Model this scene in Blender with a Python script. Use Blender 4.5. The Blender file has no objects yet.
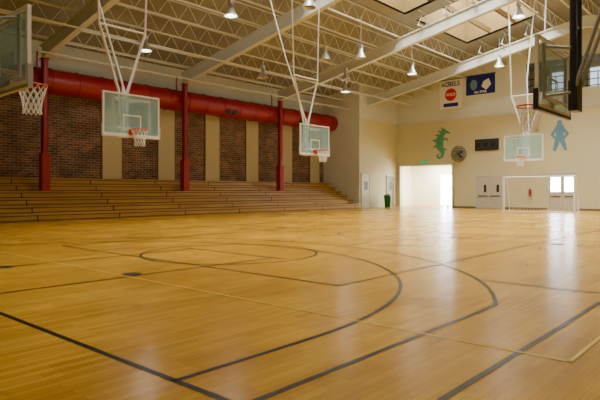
import bpy, math, random
from mathutils import Vector, Matrix
random.seed(3)
S=bpy.context.scene
COL=S.collection

# ---------------------------------------------------------------- materials
def new_mat(name):
    m=bpy.data.materials.new(name); m.use_nodes=True
    nt=m.node_tree; b=nt.nodes['Principled BSDF']
    return m,nt,b
def hexc(r,g,b):
    f=lambda c:((c/255+0.055)/1.055)**2.4 if c/255>0.04045 else c/255/12.92
    return (f(r),f(g),f(b),1)
def mat(name,col,rough=.6,metal=0,var=.08,scale=3,emit=None,es=0,coat=0):
    m,nt,b=new_mat(name)
    c=hexc(*col)
    tc=nt.nodes.new('ShaderNodeTexCoord'); nz=nt.nodes.new('ShaderNodeTexNoise')
    nz.inputs['Scale'].default_value=scale; nz.inputs['Detail'].default_value=4
    nt.links.new(tc.outputs['Object'],nz.inputs['Vector'])
    mx=nt.nodes.new('ShaderNodeMix'); mx.data_type='RGBA'
    mx.inputs['A'].default_value=tuple(v*(1-var) for v in c[:3])+(1,)
    mx.inputs['B'].default_value=tuple(min(1,v*(1+var)) for v in c[:3])+(1,)
    nt.links.new(nz.outputs['Fac'],mx.inputs['Factor'])
    nt.links.new(mx.outputs['Result'],b.inputs['Base Color'])
    b.inputs['Roughness'].default_value=rough; b.inputs['Metallic'].default_value=metal
    b.inputs['Coat Weight'].default_value=coat
    if emit:
        b.inputs['Emission Color'].default_value=hexc(*emit); b.inputs['Emission Strength'].default_value=es
    return m

def floor_mat():
    m,nt,b=new_mat('maple_floor'); N=nt.nodes; L=nt.links
    tc=N.new('ShaderNodeTexCoord')
    br=N.new('ShaderNodeTexBrick')
    br.inputs['Scale'].default_value=1
    br.inputs['Brick Width'].default_value=.9; br.inputs['Row Height'].default_value=0.085
    br.inputs['Mortar Size'].default_value=0.002; br.inputs['Mortar Smooth'].default_value=.3
    br.inputs['Color1'].default_value=hexc(222,174,58); br.inputs['Color2'].default_value=hexc(200,148,38)
    br.inputs['Mortar'].default_value=hexc(150,108,34)
    br.offset=.37
    L.new(tc.outputs['Object'],br.inputs['Vector'])
    nz=N.new('ShaderNodeTexNoise'); nz.inputs['Scale'].default_value=.45; nz.inputs['Detail'].default_value=6
    L.new(tc.outputs['Object'],nz.inputs['Vector'])
    mp=N.new('ShaderNodeMapping'); mp.inputs['Scale'].default_value=(1.0,14,1)
    L.new(tc.outputs['Object'],mp.inputs['Vector'])
    ng=N.new('ShaderNodeTexNoise'); ng.inputs['Scale'].default_value=1.3; ng.inputs['Detail'].default_value=5
    L.new(mp.outputs['Vector'],ng.inputs['Vector'])
    # blocky patchwork of board bundles
    b2=N.new('ShaderNodeTexBrick'); b2.inputs['Scale'].default_value=1
    b2.inputs['Brick Width'].default_value=.75; b2.inputs['Row Height'].default_value=.34
    b2.inputs['Mortar Size'].default_value=0; b2.inputs['Color1'].default_value=(1,1,1,1); b2.inputs['Color2'].default_value=(.74,.7,.62,1); b2.offset=.43
    L.new(tc.outputs['Object'],b2.inputs['Vector'])
    m0=N.new('ShaderNodeMix'); m0.data_type='RGBA'; m0.blend_type='MULTIPLY'; m0.inputs['Factor'].default_value=.6
    L.new(br.outputs['Color'],m0.inputs['A']); L.new(b2.outputs['Color'],m0.inputs['B'])
    m1=N.new('ShaderNodeMix'); m1.data_type='RGBA'; m1.blend_type='MULTIPLY'; m1.inputs['Factor'].default_value=.4
    L.new(m0.outputs['Result'],m1.inputs['A'])
    cr=N.new('ShaderNodeValToRGB'); cr.color_ramp.elements[0].position=.32; cr.color_ramp.elements[0].color=(.64,.58,.46,1)
    cr.color_ramp.elements[1].position=.68; cr.color_ramp.elements[1].color=(1,1,1,1)
    L.new(ng.outputs['Fac'],cr.inputs['Fac']); L.new(cr.outputs['Color'],m1.inputs['B'])
    m2=N.new('ShaderNodeMix'); m2.data_type='RGBA'; m2.blend_type='MULTIPLY'; m2.inputs['Factor'].default_value=.7
    cr2=N.new('ShaderNodeValToRGB'); cr2.color_ramp.elements[0].position=.35; cr2.color_ramp.elements[0].color=(.74,.69,.6,1)
    cr2.color_ramp.elements[1].position=.65; cr2.color_ramp.elements[1].color=(1,1,1,1)
    L.new(nz.outputs['Fac'],cr2.inputs['Fac']); L.new(m1.outputs['Result'],m2.inputs['A']); L.new(cr2.outputs['Color'],m2.inputs['B'])
    L.new(m2.outputs['Result'],b.inputs['Base Color'])
    rr=N.new('ShaderNodeMapRange'); rr.inputs['To Min'].default_value=.18; rr.inputs['To Max'].default_value=.32
    L.new(nz.outputs['Fac'],rr.inputs['Value']); L.new(rr.outputs['Result'],b.inputs['Roughness'])
    b.inputs['Specular IOR Level'].default_value=.34
    b.inputs['Specular Tint'].default_value=(1,.95,.82,1)
    bp=N.new('ShaderNodeBump'); bp.inputs['Strength'].default_value=.06; bp.inputs['Distance'].default_value=.02
    n3=N.new('ShaderNodeTexNoise'); n3.inputs['Scale'].default_value=6
    L.new(tc.outputs['Object'],n3.inputs['Vector']); L.new(n3.outputs['Fac'],bp.inputs['Height'])
    L.new(bp.outputs['Normal'],b.inputs['Normal'])
    return m
def brick_mat():
    m,nt,b=new_mat('dark_brick'); N=nt.nodes; L=nt.links
    tc=N.new('ShaderNodeTexCoord'); sp=N.new('ShaderNodeSeparateXYZ'); cb=N.new('ShaderNodeCombineXYZ')
    L.new(tc.outputs['Object'],sp.inputs[0]); L.new(sp.outputs['X'],cb.inputs['X']); L.new(sp.outputs['Z'],cb.inputs['Y'])
    br=N.new('ShaderNodeTexBrick'); br.inputs['Scale'].default_value=1
    br.inputs['Brick Width'].default_value=.42; br.inputs['Row Height'].default_value=.14; br.inputs['Mortar Size'].default_value=.016
    br.inputs['Color1'].default_value=hexc(148,102,74); br.inputs['Color2'].default_value=hexc(74,62,58); br.inputs['Mortar'].default_value=hexc(172,156,132)
    L.new(cb.outputs[0],br.inputs['Vector'])
    nz=N.new('ShaderNodeTexNoise'); nz.inputs['Scale'].default_value=1.1; nz.inputs['Detail'].default_value=7
    L.new(cb.outputs[0],nz.inputs['Vector'])
    mx=N.new('ShaderNodeMix'); mx.data_type='RGBA'; mx.blend_type='MULTIPLY'; mx.inputs['Factor'].default_value=.7
    cr=N.new('ShaderNodeValToRGB'); cr.color_ramp.elements[0].position=.38; cr.color_ramp.elements[0].color=(.45,.42,.42,1)
    cr.color_ramp.elements[1].position=.62; cr.color_ramp.elements[1].color=(1,1,1,1)
    L.new(nz.outputs['Fac'],cr.inputs['Fac']); L.new(br.outputs['Color'],mx.inputs['A']); L.new(cr.outputs['Color'],mx.inputs['B'])
    L.new(mx.outputs['Result'],b.inputs['Base Color']); b.inputs['Roughness'].default_value=.8
    bp=N.new('ShaderNodeBump'); bp.inputs['Strength'].default_value=.4; bp.inputs['Distance'].default_value=.02; bp.invert=True
    L.new(br.outputs['Fac'],bp.inputs['Height']); L.new(bp.outputs['Normal'],b.inputs['Normal'])
    return m
def wood_mat(name,c1,c2,rough=.35):
    m,nt,b=new_mat(name); N=nt.nodes; L=nt.links
    tc=N.new('ShaderNodeTexCoord'); mp=N.new('ShaderNodeMapping'); mp.inputs['Scale'].default_value=(.35,9,9)
    L.new(tc.outputs['Object'],mp.inputs['Vector'])
    nz=N.new('ShaderNodeTexNoise'); nz.inputs['Scale'].default_value=1.2; nz.inputs['Detail'].default_value=5
    L.new(mp.outputs['Vector'],nz.inputs['Vector'])
    cr=N.new('ShaderNodeValToRGB'); cr.color_ramp.elements[0].position=.3; cr.color_ramp.elements[0].color=hexc(*c1)
    cr.color_ramp.elements[1].position=.7; cr.color_ramp.elements[1].color=hexc(*c2)
    L.new(nz.outputs['Fac'],cr.inputs['Fac']); L.new(cr.outputs['Color'],b.inputs['Base Color'])
    b.inputs['Roughness'].default_value=rough
    return m
def glass_mat(name,tint,fac=.3,rough=.05):
    m=bpy.data.materials.new(name); m.use_nodes=True; nt=m.node_tree; N=nt.nodes; L=nt.links
    N.remove(N['Principled BSDF']); out=N['Material Output']
    tr=N.new('ShaderNodeBsdfTransparent'); tr.inputs['Color'].default_value=(.92,.97,.97,1)
    gl=N.new('ShaderNodeBsdfPrincipled'); gl.inputs['Base Color'].default_value=hexc(*tint); gl.inputs['Roughness'].default_value=rough
    nz=N.new('ShaderNodeTexNoise'); nz.inputs['Scale'].default_value=2
    mr=N.new('ShaderNodeMapRange'); mr.inputs['To Min'].default_value=fac*.8; mr.inputs['To Max'].default_value=fac*1.2
    mx=N.new('ShaderNodeMixShader')
    L.new(nz.outputs['Fac'],mr.inputs['Value']); L.new(mr.outputs['Result'],mx.inputs['Fac'])
    L.new(tr.outputs[0],mx.inputs[1]); L.new(gl.outputs[0],mx.inputs[2]); L.new(mx.outputs[0],out.inputs['Surface'])
    return m
def emis(name,col,s):
    m=bpy.data.materials.new(name); m.use_nodes=True; nt=m.node_tree; N=nt.nodes
    N.remove(N['Principled BSDF']); e=N.new('ShaderNodeEmission'); e.inputs['Color'].default_value=hexc(*col); e.inputs['Strength'].default_value=s
    nt.links.new(e.outputs[0],N['Material Output'].inputs['Surface']); return m

FLOOR=floor_mat(); BRICK=brick_mat()
TAN=mat('tan_wall_paint',(208,204,170),.75,var=.05,scale=.6)
WHITE=mat('white_wall_paint',(216,222,216),.8,var=.04,scale=.5)
CREAM=mat('cream_panel',(200,188,148),.8,var=.06,scale=1.2)
DECK=mat('roof_deck',(146,146,132),.85,var=.1,scale=.8)
STEEL=mat('painted_steel_white',(208,214,210),.5,var=.05)
RED=mat('red_paint',(154,6,16),.42,var=.1,scale=1.5)
REDPAD=mat('red_pad',(164,10,22),.5,var=.08)
BLACKL=mat('black_line_paint',(12,11,12),.3,var=.15,scale=6)
YELL=mat('yellow_line_paint',(226,188,64),.35,var=.08,scale=6)
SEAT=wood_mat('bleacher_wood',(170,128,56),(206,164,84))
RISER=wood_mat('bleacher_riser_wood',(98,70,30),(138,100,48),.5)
BLACK=mat('black_paint',(20,20,22),.5)
DGREY=mat('dark_grey_metal',(58,60,64),.45,.4)
GREYP=mat('grey_frame_metal',(170,176,178),.4,.1)
GLASS=glass_mat('backboard_glass',(165,212,222),.38)
ORANGE=mat('rim_orange',(206,56,16),.4)
NET=mat('net_white',(232,232,228),.8)
TEAL=mat('teal_green_paint',(84,164,138),.7,var=.15,scale=4)
BLUEP=mat('pale_blue_paint',(100,146,184),.7,var=.15,scale=4)
NAVY=mat('navy_cloth',(16,34,140),.8,var=.1)
CLOTHW=mat('white_cloth',(238,238,240),.85)
CLOTHR=mat('red_cloth',(200,20,30),.85)
DOORW=mat('door_paint',(194,192,180),.5)
DOORD=mat('door_brown',(120,98,72),.5)
GREENB=mat('green_bin_plastic',(20,120,80),.5)
LAMPM=mat('lamp_aluminium',(190,192,196),.35,.5)
BULB=emis('lamp_glow',(255,250,240),12)
BULBOFF=mat('lamp_lens_off',(120,120,118),.3)
SKYL=emis('skylight_panel',(255,240,170),3)
WELL=mat('skylight_well_paint',(118,98,56),.8,var=.04)
DAYL=emis('daylit_pane',(240,247,255),40)
DAYL2=emis('gallery_pane',(225,238,250),1.6)
LIT=mat('annex_wall_cream',(244,242,224),.8)

# ---------------------------------------------------------------- mesh builder
class B:
    def __init__(s): s.v=[];s.f=[];s.m=[];s.sm=[];s.mats=[]
    def mi(s,m):
        if m not in s.mats: s.mats.append(m)
        return s.mats.index(m)
    def add(s,vs,fs,m,smooth=False):
        o=len(s.v); s.v+= [tuple(v) for v in vs]; k=s.mi(m)
        for f in fs: s.f.append([o+i for i in f]); s.m.append(k); s.sm.append(smooth)
    def box(s,x0,x1,y0,y1,z0,z1,m):
        s.add([(x0,y0,z0),(x1,y0,z0),(x1,y1,z0),(x0,y1,z0),(x0,y0,z1),(x1,y0,z1),(x1,y1,z1),(x0,y1,z1)],
          [(0,3,2,1),(4,5,6,7),(0,1,5,4),(1,2,6,5),(2,3,7,6),(3,0,4,7)],m)
    def prism_x(s,poly,x0,x1,m):   # poly of (y,z)
        n=len(poly)
        vs=[(x0,y,z) for y,z in poly]+[(x1,y,z) for y,z in poly]
        fs=[tuple(range(n))[::-1],tuple(range(n,2*n))]+[(i,(i+1)%n,n+(i+1)%n,n+i) for i in range(n)]
        s.add(vs,fs,m)
    def tube(s,p,q,r,m,n=8,r2=None,cap=True):
        p=Vector(p);q=Vector(q); d=(q-p).normalized(); r2=r if r2 is None else r2
        a=Vector((0,0,1)) if abs(d.z)<.9 else Vector((1,0,0))
        u=d.cross(a).normalized(); w=d.cross(u)
        vs=[];
        for c,rr in((p,r),(q,r2)):
            for i in range(n):
                t=2*math.pi*(i+.5)/n; vs.append(c+u*math.cos(t)*rr+w*math.sin(t)*rr)
        fs=[(i,(i+1)%n,n+(i+1)%n,n+i) for i in range(n)]
        s.add(vs,fs,m,n>4)
        if cap: s.add(vs,[tuple(range(n))[::-1],tuple(range(n,2*n))],m)
    def path(s,pts,r,m,n=6,closed=False):
        k=len(pts)
        for i in range(k if closed else k-1): s.tube(pts[i],pts[(i+1)%k],r,m,n)
    def lathe(s,c,prof,m,n=20,flip=False):
        c=Vector(c); vs=[];k=len(prof)
        for r,z in prof:
            for i in range(n):
                t=2*math.pi*i/n; vs.append((c.x+r*math.cos(t),c.y+r*math.sin(t),c.z+z))
        fs=[(j*n+i,j*n+(i+1)%n,(j+1)*n+(i+1)%n,(j+1)*n+i) for j in range(k-1) for i in range(n)]
        s.add(vs,fs,m,True)
    def obj(s,name,loc=(0,0,0),rz=0,parent=None):
        me=bpy.data.meshes.new(name); me.from_pydata(s.v,[],s.f)
        for m in s.mats: me.materials.append(m)
        me.polygons.foreach_set('material_index',s.m); me.polygons.foreach_set('use_smooth',s.sm); me.update()
        o=bpy.data.objects.new(name,me); COL.objects.link(o); o.location=loc; o.rotation_euler=(0,0,rz)
        if parent: o.parent=parent
        return o

# ---------------------------------------------------------------- dimensions (metres)
XB,XF=-6.0,42.5          # back / far wall
YR,YL=-11.1,29.8         # right / bleacher wall
YC=9.35                  # court centre line
YA=26.0                  # front of bleachers and annex wall
XA=36.8                  # end of bleacher alcove
def zd(y): return 10.2+.2*(26-y) if y>=YC else 10.2+.2*(26-(2*YC-y))   # underside of deck
def zr(y): return zd(y)-1.7                                          # rafter soffit
RX=[3.5,12.1,20.75,29.4,38.0]

# floor
b=B(); b.box(XB-.3,XF+6,YR-.3,YL+.3,-.2,0,FLOOR); b.obj('floor')

# court lines
b=B()
def ln(x0,y0,x1,y1,m=BLACKL,w=.055,z=.004):
    d=Vector((x1-x0,y1-y0,0)).normalized(); n=Vector((-d.y,d.x,0))*w/2; e=d*w/2
    p=Vector((x0,y0,z))-e;q=Vector((x1,y1,z))+e
    b.add([p-n,q-n,q+n,p+n],[(0,1,2,3)],m)
def arc(cx,cy,r,a0,a1,m=BLACKL,w=.055,z=.004,n=72):
    vs=[];
    for i in range(n+1):
        a=a0+(a1-a0)*i/n
        for rr in(r-w/2,r+w/2): vs.append((cx+rr*math.cos(a),cy+rr*math.sin(a),z))
    b.add(vs,[(2*i,2*i+1,2*i+3,2*i+2) for i in range(n)],m)
X0,X1=2.4,28.0
Y0,Y1=YC-7.64,YC+7.64
for y in(Y0,Y1): ln(X0,y,X1,y)
for x in(X0,X1,(X0+X1)/2): ln(x,Y0,x,Y1)
arc((X0+X1)/2,YC,1.83,0,2*math.pi)
for s,xb in((1,X0),(-1,X1)):
    hx=xb+s*1.5
    base=0 if s==1 else math.pi
    arc(hx,YC,6.0,base-math.pi/2,base+math.pi/2)
    for k in(-1,1): ln(xb,YC+k*6.0,hx,YC+k*6.0)
    a=math.asin(6.72/7.24); arc(hx,YC,7.24,base-a,base+a)
    xx=hx+s*7.24*math.cos(a)
    for k in(-1,1): ln(xb,YC+k*6.72,xx,YC+k*6.72)
    fx=xb+s*5.79
    for k in(-1,1): ln(xb,YC+k*1.35,fx,YC+k*1.35)
    ln(fx,YC-1.6,fx,YC+1.6); arc(fx,YC,1.95,0,2*math.pi)
for y in(4.9,13.8): ln(6.4,y,24.4,y)
for x in(6.4,24.4): ln(x,4.9,x,13.8)
ln(8.3,Y0,8.3,3.6)
for x in(4.8,25.6): ln(x,1.3,x,17.4,YELL,.03,.006)
for y in(1.3,17.4): ln(4.8,y,25.6,y,YELL,.03,.006)
for (x,y) in((5.0,8.2),(3.9,10.7),(15.2,4.4),(15.2,14.4)):
    vs=[(x+.16*math.cos(t*math.pi/8),y+.16*math.sin(t*math.pi/8),.007) for t in range(16)]
    b.add(vs,[tuple(range(16))],BLACK)
b.obj('court_lines')

# walls
b=B()
T=.3
b.box(XB-T,XA,YL,YL+T,0,6.9,BRICK); b.box(XB-T,XF+T,YL,YL+T,6.9,zd(YL)+.1,WHITE); b.box(XA,XF+T,YL,YL+T,0,6.9,WHITE)
b.obj('wall_left')
b=B()
for x in (16.2,20.0,23.8,27.6,31.4,34.9): 
    b.box(x,x+1.25,YL-.06,YL,2.12,6.9,CREAM)
    for xx in(x-.05,x+1.25): b.box(xx,xx+.05,YL-.08,YL,2.12,6.9,DOORD)
b.obj('trim_wall_panels')
b=B()
b.box(XA+.05,XF,YA,YL,0,7.4,TAN); b.prism_x([(YA,7.4),(YL,7.4),(YL,zd(YL)),(YA,zd(YA))],XA+.05,XF,WHITE)
b.prism_x([(YA,0),(YL,0),(YL,zd(YL)),(YA,zd(YA))],XA-.05,XA+.05,WHITE)
b.obj('wall_annex')
DY0,DY1,DZ=20.6,25.65,3.6
GY0,GY1,GZ0,GZ1=7.6,14.6,8.8,11.1
b=B()
x0,x1=XF,XF+T
b.box(x0,x1,DY1,YL,0,7.4,TAN); b.box(x0,x1,DY0,DY1,DZ,7.4,TAN); b.box(x0,x1,YR,DY0,0,7.4,TAN)
b.prism_x([(YL,7.4),(GY1,7.4),(GY1,zd(GY1)+.1),(YL,zd(YL)+.1)],x0,x1,WHITE)
b.box(x0,x1,GY0,GY1,7.4,GZ0,WHITE)
b.prism_x([(GY1,GZ1),(GY0,GZ1),(GY0,zd(GY0)+.1),(YC,zd(YC)+.1),(GY1,zd(GY1)+.1)],x0,x1,WHITE)
b.prism_x([(GY0,7.4),(YR,7.4),(YR,zd(YR)+.1),(GY0,zd(GY0)+.1)],x0,x1,WHITE)
b.obj('wall_far')
b=B(); b.box(XF-.06,XF,YR,YA,7.36,7.5,STEEL); b.box(XA,XF,YA-.06,YA,7.36,7.5,STEEL); b.obj('trim_ledge')
b=B()
b.box(XF-.03,XF,YR,DY0-.1,0,.14,DOORD); b.obj('baseboard_far')
b=B()
b.prism_x([(YR,0),(YL,0),(YL,zd(YL)+.1),(YC,zd(YC)+.1),(YR,zd(YR)+.1)],XB-T,XB,TAN); b.obj('wall_back')
b=B(); b.box(XB-T,XF+T,YR-T,YR,0,zd(YR)+.1,TAN); b.obj('wall_right')
b=B()
b.box(47,47.2,19.5,27,0,3.9,LIT); b.box(XF+T,47.2,27,27.2,0,3.9,LIT); b.box(XF+T,47.2,19.3,19.5,0,3.9,LIT); b.box(XF+T,47.2,19.3,27.2,3.9,4.0,LIT)
b.box(46.92,47,22.7,23.9,.1,2.8,DAYL)
b.obj('wall_storage_room')
b=B()
for y in(DY0,DY1-.0): b.box(XF-.06,XF+T,y-.06,y+.06,0,DZ+.06,STEEL)
b.box(XF-.06,XF+T,DY0,DY1,DZ,DZ+.1,STEEL); b.obj('trim_doorway')

# gallery behind opening
b=B()
b.box(XF+T,XF+4,GY0-1,GY1+1,8.6,8.8,DECK); b.box(XF+4,XF+4.2,GY0-1,GY1+1,8.6,11.6,TAN); b.box(XF+T,XF+4,GY0-1,GY1+1,11.4,11.5,DECK)
b.box(XF+T,XF+4,GY0-1.1,GY0-1,8.6,11.5,TAN); b.box(XF+T,XF+4,GY1+1,GY1+1.1,8.6,11.5,TAN)
for y in(9.4,12.2): b.box(XF+3.92,XF+4,y,y+1.7,9.5,10.9,DAYL2)
b.obj('wall_gallery')
b=B()
for z in(GZ0+.1,GZ0+.55,GZ0+1.05): b.tube((XF+.1,GY0,z),(XF+.1,GY1,z),.035,DGREY)
for i in range(11):
    y=GY0+(GY1-GY0)*i/10; b.tube((XF+.1,y,GZ0),(XF+.1,y,GZ0+1.08 if i%5 else GZ1),.035 if i%5 else .06,DGREY)
b.obj('gallery_railing')

# ---------------------------------------------------------------- roof
WY0,WY1=11.9,17.0
b=B()
def slab(ya,yb,xa,xb,m=DECK,t=.12):
    b.prism_x([(ya,zd(ya)),(yb,zd(yb)),(yb,zd(yb)+t),(ya,zd(ya)+t)],xa,xb,m)
mir=lambda y:2*YC-y
bays=[(RX[i]+.7,RX[i+1]-.7) for i in range(4)]
for f in(lambda y:y,mir):
    slab(f(YL+T),f(WY1),XB-T,XF+T); slab(f(WY0),YC,XB-T,XF+T)
    xs=[XB-T]+[v for bb in bays for v in bb]+[XF+T]
    for i in range(0,len(xs),2): slab(f(WY0),f(WY1),xs[i],xs[i+1])
b.obj('ceiling')
WH=3.4
b=B()
for f in(lambda y:y,mir):  # mirrored wells on the right slope are added for symmetric light
    for (xa,xb) in bays:
        ya,yb=sorted((f(WY0),f(WY1))); zt=max(zd(ya),zd(yb))+WH
        za,zb=zd(ya),zd(yb); t=.08
        b.prism_x([(ya,za),(yb,zb),(yb,zt),(ya,zt)],xa-t,xa,WELL); b.prism_x([(ya,za),(yb,zb),(yb,zt),(ya,zt)],xb,xb+t,WELL)
        b.box(xa,xb,ya-t,ya,za,zt,WELL); b.box(xa,xb,yb,yb+t,zb,zt,WELL)
        b.box(xa-t,xb+t,ya-t,yb+t,zt,zt+.05,WELL)
        n=4; w=(xb-xa)/n
        for i in range(n):
            b.box(xa+i*w+.2,xa+(i+1)*w-.2,ya+.7,yb-.7,zt-.05,zt-.01,SKYL)
        for yy in (ya+(yb-ya)/3,ya+2*(yb-ya)/3): b.box(xa,xb,yy-.06,yy+.06,zd(yy)+.1,zd(yy)+.45,WELL)
b.obj('ceiling_skylight_and_added_wells')

b=B()
for x in RX:
    for f in(lambda y:y,mir):
        ya,yb=f(28.2),YC
        def seg(o0,o1,hw): b.prism_x([(ya,zr(ya)+o0),(yb,zr(yb)+o0),(yb,zr(yb)+o1),(ya,zr(ya)+o1)],x-hw,x+hw,STEEL)
        seg(0,.06,.16); seg(.06,.66,.04); seg(.66,.72,.16)
b.obj('roof_rafters')
b=B()
ys=[29.1-1.62*i for i in range(13) if 29.1-1.62*i>YC+.3]
for f in(lambda y:y,mir):
    for y0 in ys:
        y=f(y0); zb=zr(y)+.74; zt=zd(y)-.03
        if WY0-.1<y0<WY1+.1:
            spans=[(XB,RX[0]+.6)]+[(RX[i]-.6,RX[i]+.6) for i in range(1,4)]+[(RX[4]-.6,XF)]
        else: spans=[(XB,XF)]
        for xa,xb in spans:
            b.box(xa,xb,y-.055,y+.055,zb,zb+.07,STEEL); b.box(xa,xb,y-.045,y+.045,zt-.05,zt,STEEL)
            n=max(1,round((xb-xa)/.62)); w=(xb-xa)/n
            for i in range(n):
                z0,z1=(zb+.03,zt-.03) if i%2==0 else (zt-.03,zb+.03)
                b.tube((xa+i*w,y,z0),(xa+(i+1)*w,y,z1),.018,STEEL,4,cap=False)
b.obj('roof_joists')
b=B()
for y in (24.0,):
    z=zr(y)-.06; b.tube((XB,y,z),(XF-.1,y,z),.045,STEEL)
z=zr(27)-.1; b.tube((XB,27,z),(XA-.1,27,z),.04,STEEL)
b.obj('ceiling_pipes')

# ---------------------------------------------------------------- bleachers
b=B()
n=6; td=.62; th=.35
for i in range(n):
    y=YA+i*td; z=(i+1)*th; ye=YL-.09 if i==n-1 else y+td+.04
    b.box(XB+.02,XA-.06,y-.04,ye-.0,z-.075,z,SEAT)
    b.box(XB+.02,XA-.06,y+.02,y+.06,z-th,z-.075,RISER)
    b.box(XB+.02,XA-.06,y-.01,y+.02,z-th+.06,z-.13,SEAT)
for x in [XB+.1+ i*4.2 for i in range(11)]:
    if x<XA-.2:
        for i in range(n): b.box(x,x+.05,YA+i*td-.02,YA+i*td+.0,i*th,(i+1)*th-.07,BLACK)
b.box(XA-.12,XA-.06,YA,YL-.1,0,.34,RISER)
b.obj('bleachers')

# red columns
for x in RX[:4]:
    b=B(); y=27.98; zb=4*th; zt=zr(y)
    b.box(x-.13,x+.13,y-.13,y-.1,zb,zt,RED); b.box(x-.13,x+.13,y+.1,y+.13,zb,zt,RED); b.box(x-.04,x+.04,y-.1,y+.1,zb,zt,RED)
    b.box(x-.13,x-.1,y-.13,y+.13,zb,zt,RED); b.box(x+.1,x+.13,y-.13,y+.13,zb,zt,RED)
    b.box(x-.2,x+.2,y-.2,y+.2,zb,zb+1.9,REDPAD); b.box(x-.2,x+.2,y-.2,y+.2,zt-.03,zt,RED)
    for zz in(.4,.95,1.5): b.box(x-.21,x+.21,y-.21,y+.21,zb+zz,zb+zz+.04,RED)
    b.obj('red_column')
# red duct
b=B(); yd=28.85; zc=7.15; r=.66
b.tube((11.2,yd,zc),(XA-.06,yd,zc),r,RED,24)
x=11.2
while x<XA-.2:
    b.tube((x,yd,zc),(x+.07,yd,zc),r+.035,RED,24); x+=1.45
b.tube((10.2,yd,zc+.0),(11.2,yd,zc),r*.55,RED,20,r2=r)
for x in RX[1:4]: b.box(x-.03,x+.03,yd-.03,yd+.03,zc+r,zr(yd)+.8,RED)
for x in (24.6,32.0): b.tube((x,yd-.5,zc-.3),(x,yd-.62,zc-.36),.2,BLACK,16); b.tube((x+.6,yd-.5,zc-.3),(x+.6,yd-.62,zc-.36),.2,BLACK,16)
b.obj('red_duct')

# ---------------------------------------------------------------- basketball hoops
def hoop(name,x,y,face,ztop,style,padc=NET,drop=0,mo=.5,fw=.045):
    b=B(); R=3.05+drop
    yb=.40; W=.915
    z0=R-.15; z1=z0+1.2
    b.box(-W+.03,W-.03,yb,yb+.02,z0+.03,z1-.03,GLASS)
    fr=CLOTHW
    for xx in(-W,W-fw): b.box(xx,xx+fw,yb-.012,yb+.045,z0,z1,fr)
    for zz in(z0,z1-fw): b.box(-W+fw,W-fw,yb-.012,yb+.045,zz,zz+fw,fr)
    b.box(-W,W,yb-.03,yb+.05,z0-.05,z0,padc)
    for xx in(-W-.02,W): b.box(xx,xx+.02,yb-.03,yb+.05,z0-.05,z0+.3,padc)
    for xx in(-.295,.255): b.box(xx,xx+.04,yb-.005,yb,R+.0,R+.45,CLOTHW)
    for zz in(R,R+.41): b.box(-.255,.255,yb-.005,yb,zz,zz+.04,CLOTHW)
    pts=[(.23*math.cos(t*math.pi/14),.23*math.sin(t*math.pi/14),R) for t in range(28)]
    b.path(pts,.014,ORANGE,6,True)
    b.box(-.09,.09,.22,yb,R-.02,R+.005,ORANGE); b.box(-.11,.11,yb-.04,yb-.005,R-.13,R+.03,ORANGE)
    for s in(-1,1): b.tube((s*.14,.18,R),(s*.06,yb-.03,R-.1),.01,ORANGE)
    lv=[(.225,0),(.2,.1),(.17,.2),(.15,.3),(.14,.4),(.15,.47)]
    for i in range(12):
        for s in(1,-1):
            for j in range(5):
                a0=(i+s*j*.5)*math.pi/6; a1=(i+s*(j+1)*.5)*math.pi/6
                r0,d0=lv[j]; r1,d1=lv[j+1]
                b.tube((r0*math.cos(a0),r0*math.sin(a0),R-.01-d0),(r1*math.cos(a1),r1*math.sin(a1),R-.01-d1),.007,NET,4,cap=False)
    fm=CLOTHW if style!='mast' else GREYP
    ym=yb+mo
    for s in(-1,1):
        b.tube((s*.6,yb+.04,z0+.15),(s*.6,yb+.04,z1-.1),.03,fm)
        b.tube((s*.6,yb+.04,z1-.15),(s*.12,ym,z1-.15),.028,fm); b.tube((s*.6,yb+.04,z0+.2),(s*.12,ym,z0+.3),.028,fm)
    b.tube((-.6,yb+.04,z0+.2),(.6,yb+.04,z0+.2),.028,fm); b.tube((-.6,yb+.04,z1-.15),(.6,yb+.04,z1-.15),.028,fm)
    b.box(-.16,.16,ym-.08,ym+.06,z0-.02,z0+.5,fm if style!='mast' else DGREY)
    if style=='v':
        zk=z1+2.0
        for s in(-1,1):
            b.tube((s*.1,ym,z0+.1),(s*.13,ym,z1+.1),.04,fm)
            b.tube((s*.13,ym,z1+.1),(s*.75,ym,zk),.042,fm)
            b.tube((s*.75,ym,zk),(s*.95,ym,ztop),.03,fm)
        b.tube((-.75,ym,zk),(.75,ym,zk),.03,fm)
        b.tube((0,ym,z0+.2),(0,ym,z1+.3),.04,fm); b.tube((.1,ym,z1),(-.3,ym+.9,zk+1),.03,fm); b.tube((-.3,ym+.9,zk+1),(-.3,ym+2.4,ztop-.3),.03,fm)
        b.tube((-1.3,ym,ztop),(1.3,ym,ztop),.05,fm)
    else:
        for s in(-1,1):
            b.tube((s*.14,ym,z0),(s*.2,ym,ztop),.06,DGREY)
            b.tube((s*.14,ym,z0+.3),(s*.4,ym+2.8,ztop),.035,fm)
        for k in range(1,6):
            zz=z0+(ztop-z0)*k/6; b.tube((-.14-.1*k/6,ym,zz),(.14+.1*k/6,ym,zz),.03,fm)
        b.tube((-1.2,ym,ztop),(1.2,ym,ztop),.05,fm)
    return b.obj(name,(x,y,0),face)
hoop('basketball_hoop',3.87,9.42,math.pi/2,zr(9.4)+.9,'mast',GREYP,drop=.12,fw=.06)
hoop('basketball_hoop',26.4,YC,-math.pi/2,zr(9.4)+.9,'v')
hoop('basketball_hoop',8.6,13.7,0,zr(14.1)+.9,'v',drop=.1)
hoop('basketball_hoop',17.1,13.9,0,zr(14.3)+.9,'v')
hoop('basketball_hoop',10.25,3.46,math.pi,zr(3)+.9,'mast',DGREY,drop=-.1,mo=.38)

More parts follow.
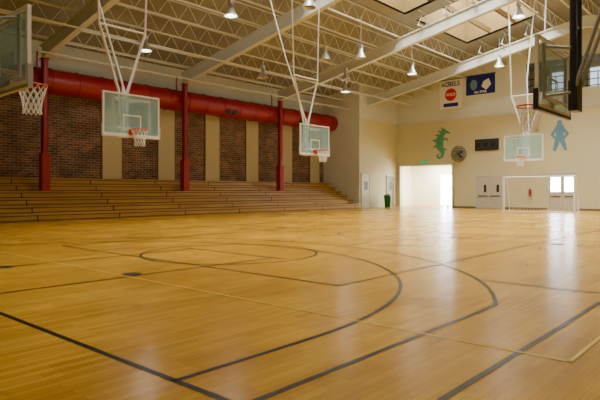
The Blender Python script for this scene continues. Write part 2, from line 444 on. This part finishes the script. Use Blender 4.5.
# ---------------------------------------------------------------- lamps
def lamp(x,y,z,on):
    b=B(); zt=zr(y)+.76
    b.lathe((x,y,z),[(.02,.42),(.1,.42),(.12,.2),(.16,.17),(.3,-.12),(.31,-.14),(.29,-.13),(.14,.13)],LAMPM)
    b.lathe((x,y,z),[(.001,-.1),(.12,-.09),(.2,-.04),(.24,.0)],BULB if on else BULBOFF)
    b.tube((x,y,z+.4),(x,y,zt),.015,LAMPM,6)
    b.box(x-.09,x+.09,y-.09,y+.09,z+.4,z+.6,LAMPM)
    o=b.obj('high_bay_lamp')
    if on:
        l=bpy.data.lights.new('bulb_light','POINT'); l.energy=90; l.shadow_soft_size=.25; l.color=(1,.95,.84)
        lo=bpy.data.objects.new('bulb_light',l); COL.objects.link(lo); lo.location=(x,y,z-.3); lo.parent=o
for (x,y,z,on) in [(16.5,18.8,9.5,1),(15.2,23.7,8.5,1),(22,22.3,8.0,0),(29.5,22,8.2,1),(30.8,17.7,9.0,1),(24.6,17.3,8.8,0),(26.9,9.6,10,1),(23.8,19.2,8.9,0),
                   (17,2,9,0),(26,2,9,1),(33,4,9,1),(36.2,14.2,9.9,1),(18.0,15.4,9.5,0),(27.5,20.5,8.5,0)]:
    lamp(x,y,z,on)

# ---------------------------------------------------------------- far wall furniture
FX=XF
def leafdoor(name,y0,y1,z,m,panes=False,wx=FX,leafs=2):
    b=B()
    b.box(wx-.07,wx-.0,y0-.09,y0,0,z+.09,STEEL); b.box(wx-.07,wx,y1,y1+.09,0,z+.09,STEEL); b.box(wx-.07,wx,y0,y1,z,z+.09,STEEL)
    w=(y1-y0)/leafs
    for i in range(leafs):
        a=y0+i*w+.02; c=y0+(i+1)*w-.02
        b.box(wx-.045,wx-.005,a,c,.01,z-.01,m)
        if panes: b.box(wx-.055,wx-.045,a+.12,c-.12,z*.5,z-.2,DAYL)
        else:
            b.box(wx-.055,wx-.045,a+.2,a+.4,1.3,1.9,BLACK)
        b.box(wx-.11,wx-.045,a+.12,c-.12,.98,1.04,DGREY)
    return b.obj(name)
leafdoor('door_1',16.45,18.5,2.6,DOORW)
leafdoor('door_2',11.05,12.95,2.7,DOORW,True)
def sidedoor(name,x0,x1,z,m):
    b=B(); y=YA
    b.box(x0-.09,x0,y-.07,y,0,z+.09,STEEL); b.box(x1,x1+.09,y-.07,y,0,z+.09,STEEL); b.box(x0,x1,y-.07,y,z,z+.09,STEEL)
    b.box(x0+.01,x1-.01,y-.045,y-.005,.01,z-.01,m); b.tube((x1-.15,y-.1,1.05),(x1-.15,y-.04,1.05),.03,LAMPM)
    b.box(x0+.3,x1-.3,y-.05,y-.044,1.5,2.2,BLACK)
    b.obj(name)
sidedoor('door_3',37.1,38.2,2.75,DOORW)
sidedoor('door_4',40.9,42.0,2.7,DOORD)

b=B(); b.box(FX-.15,FX,16.7,18.6,4.65,5.55,BLACK)
b.box(FX-.16,FX-.15,16.78,18.52,4.73,5.47,DGREY)
for y in(16.95,17.55,18.15): b.box(FX-.165,FX-.16,y,y+.3,4.9,5.25,BLACK)
b.obj('scoreboard')
b=B(); c=Vector((FX-.35,19.9,4.45))
for rr in(.62,.48,.34,.2):
    for dx in(0,.16):
        b.path([(c.x-.08+dx,c.y+rr*math.cos(t*math.pi/12),c.z+rr*math.sin(t*math.pi/12)) for t in range(24)],.016,DGREY,5,True)
for t in range(12):
    a=t*math.pi/6
    b.tube((c.x-.08,c.y,c.z),(c.x-.08,c.y+.62*math.cos(a),c.z+.62*math.sin(a)),.01,DGREY,4)
for k in range(4):
    a=k*math.pi/2+.3
    u=Vector((0,math.cos(a),math.sin(a)));v=Vector((0,-math.sin(a),math.cos(a)))
    p=[c+u*.08-v*.06,c+u*.5-v*.2+Vector((.05,0,0)),c+u*.54+v*.12-Vector((.03,0,0)),c+u*.08+v*.06]
    b.add(p+[q+Vector((.012,0,0)) for q in p],[(0,1,2,3),(7,6,5,4),(0,4,5,1),(1,5,6,2),(2,6,7,3),(3,7,4,0)],LAMPM)
b.tube((c.x-.06,c.y,c.z),(FX-.04,c.y,c.z),.1,DGREY,12); b.box(FX-.05,FX,19.75,20.05,4.2,4.7,DGREY)
b.obj('wall_fan')
def capsule(b,y0,z0,y1,z1,r0,r1,m,x):
    d=Vector((y1-y0,z1-z0)); a=math.atan2(d.y,d.x); pts=[]
    for i in range(9): t=a+math.pi/2+math.pi*i/8; pts.append((y0+r0*math.cos(t),z0+r0*math.sin(t)))
    for i in range(9): t=a-math.pi/2+math.pi*i/8; pts.append((y1+r1*math.cos(t),z1+r1*math.sin(t)))
    b.prism_x(pts,x,FX,m)
def figure(name,cy,z0,h,m,caps):
    b=B(); x=FX-.03
    for i,(a,bb,c,d,r0,r1) in enumerate(caps):
        capsule(b,cy-a*h,z0+bb*h,cy-c*h,z0+d*h,r0*h,r1*h,m,x-i*.003)
    b.obj(name)
# green seahorse-like dragon: head to the right, S-curved body, curled tail, back fins
figure('wall_dragon_cutout',21.7,4.1,2.6,TEAL,[(.12,.9,.05,.78,.085,.08),(.12,.9,.3,.84,.06,.03),(.05,.78,-.04,.6,.08,.13),(-.04,.6,-.02,.4,.13,.12),(-.02,.4,.08,.22,.11,.06),
   (.08,.22,.06,.08,.06,.04),(.06,.08,-.06,.03,.04,.03),(-.06,.03,-.12,.12,.03,.025),(-.12,.12,-.04,.16,.025,.015),
   (.1,.94,.04,1.02,.03,.012),(.03,.88,-.08,.92,.04,.012),(-.02,.76,-.17,.8,.05,.012),(-.1,.6,-.27,.62,.07,.015),(-.08,.45,-.24,.4,.06,.015),
   (.02,.6,.2,.66,.04,.025),(.2,.66,.26,.58,.025,.015),(.04,.36,.2,.3,.045,.02)])
figure('wall_player_cutout',12.2,4.35,2.2,BLUEP,[(0,.5,0,.76,.11,.14),(0,.92,0,.94,.08,.08),(-.03,.48,-.16,.04,.09,.05),(.03,.48,.18,.04,.09,.05),
   (.08,.78,.24,.55,.05,.04),(-.08,.78,-.24,.55,.05,.04),(.24,.55,.12,.4,.04,.03),(-.24,.55,-.12,.4,.04,.03)])

def text(s,y,z,size,m,parent,x):
    cu=bpy.data.curves.new('lettering','FONT'); cu.body=s; cu.size=size; cu.align_x='CENTER'; cu.align_y='CENTER'; cu.extrude=.004; cu.offset=.01
    cu.materials.append(m); o=bpy.data.objects.new('lettering',cu); COL.objects.link(o); o.location=(x,y,z)
    o.rotation_euler=(math.pi/2,0,-math.pi/2); o.parent=parent
b=B(); b.box(FX-.03,FX,19.75,21.75,8.3,10.7,CLOTHW); b.tube((FX-.04,19.7,10.72),(FX-.04,21.8,10.72),.03,DGREY)
vs=[(FX-.036,20.75+.52*math.cos(t*math.pi/16),9.45+.52*math.sin(t*math.pi/16)) for t in range(32)]; b.add(vs,[tuple(range(32))[::-1]],CLOTHR)
b.box(FX-.036,FX-.03,20.1,21.4,8.45,8.75,NAVY)
bn=b.obj('rebels_banner')
text('REBELS',20.75,10.32,.52,NAVY,bn,FX-.04); text('GOLD',20.75,9.45,.3,CLOTHW,bn,FX-.045)
b=B(); b.box(FX-.03,FX,17.0,19.4,9.2,10.75,NAVY); b.tube((FX-.04,16.9,10.77),(FX-.04,19.5,10.77),.03,DGREY)
b.add([(FX-.036,18.75+.3*math.cos(t*math.pi/12),10.0+.42*math.sin(t*math.pi/12)) for t in range(24)],[tuple(range(24))[::-1]],BLUEP)
b.add([(FX-.036,17.7,9.5),(FX-.036,17.3,9.9),(FX-.036,17.5,10.4),(FX-.036,17.95,10.2),(FX-.036,18.1,9.8)],[(0,1,2,3,4)],CLOTHW)
bn=b.obj('blue_banner')
text('ALL STAR',18.2,9.38,.24,CLOTHW,bn,FX-.04)

b=B(); b.box(FX-.1,FX,22.9,23.5,3.8,4.0,mat('exit_sign_green',(20,150,80),.5,emit=(40,220,120),es=.5)); b.obj('exit_sign')

b=B(); gx=36.0; g0,g1=9.5,13.8; H=2.3; D=1.0
for y in(g0,g1):
    b.tube((gx,y,0),(gx,y,H),.05,CLOTHW); b.tube((gx,y,H),(gx+.5,y,H),.03,CLOTHW); b.tube((gx+.5,y,H),(gx+D,y,.03),.03,CLOTHW); b.tube((gx,y,.03),(gx+D,y,.03),.03,CLOTHW)
b.tube((gx,g0,H),(gx,g1,H),.05,CLOTHW); b.tube((gx+.5,g0,H),(gx+.5,g1,H),.02,CLOTHW); b.tube((gx+D,g0,.03),(gx+D,g1,.03),.03,CLOTHW)
k=22
for i in range(1,k):
    y=g0+(g1-g0)*i/k; b.tube((gx+.5,y,H),(gx+D,y,.03),.005,NET,4,cap=False)
for i in range(1,12):
    t=i/12; b.tube((gx+.5+.5*t,g0,H-(H-.03)*t),(gx+.5+.5*t,g1,H-(H-.03)*t),.005,NET,4,cap=False)
b.obj('soccer_goal')

b=B()
b.lathe((39.9,25.3,0),[(.001,.0),(.24,.0),(.31,.9),(.34,.9),(.34,.97),(.3,1.05),(.1,1.14),(.001,1.15)],GREENB)
b.tube((39.55,25.3,.8),(39.55,25.3,.86),.05,BLACK); b.obj('trash_bin')
b=B()
for x in(40.9,41.9):
    for y in(20.2,20.75): b.tube((x,y,.12),(x,y,1.7),.02,DGREY); b.tube((x,y,0.0),(x,y,.12),.05,BLACK)
for z in(.2,.9,1.65):
    for y in(20.2,20.75): b.tube((40.9,y,z),(41.9,y,z),.018,DGREY)
    for x in(40.9,41.9): b.tube((x,20.2,z),(x,20.75,z),.018,DGREY)
b.obj('ball_cart')
b=B(); b.tube((FX-.12,14.3,1.0),(FX-.12,14.3,1.5),.09,RED,12); b.tube((FX-.12,14.3,1.5),(FX-.12,14.3,1.6),.03,BLACK); b.box(FX-.03,FX,14.2,14.4,1.0,1.5,RED); b.obj('fire_extinguisher')

# ---------------------------------------------------------------- lights & camera
def area(name,loc,sx,sy,e,col,rot=(0,0,0)):
    l=bpy.data.lights.new(name,'AREA'); l.shape='RECTANGLE'; l.size=sx; l.size_y=sy; l.energy=e; l.color=col
    o=bpy.data.objects.new(name,l); COL.objects.link(o); o.location=loc; o.rotation_euler=rot; return o
for i,(xa,xb) in enumerate(bays):
    for y in((WY0+WY1)/2,mir((WY0+WY1)/2)):  # mirrored lamps are added fill, balancing the left-slope skylights
        area('skylight_and_fill_light',((xa+xb)/2,y,zd(WY0)+WH-.1),6.3,3.4,[1150,2000,2700,3000][i],(1,.98,.88))
area('storage_room_light',(45,23,3.8),3,4,850,(1,.98,.9))
w=bpy.data.worlds.new('world'); S.world=w; w.use_nodes=True
w.node_tree.nodes['Background'].inputs[0].default_value=(.7,.8,1,1); w.node_tree.nodes['Background'].inputs[1].default_value=1

cam=bpy.data.cameras.new('camera'); co=bpy.data.objects.new('camera',cam); COL.objects.link(co)
co.location=(0,0,1.4); co.rotation_euler=(math.pi/2,0,math.radians(-48.5))
cam.sensor_width=36; cam.lens=32.7; cam.shift_y=-.015; cam.clip_end=300
S.camera=co
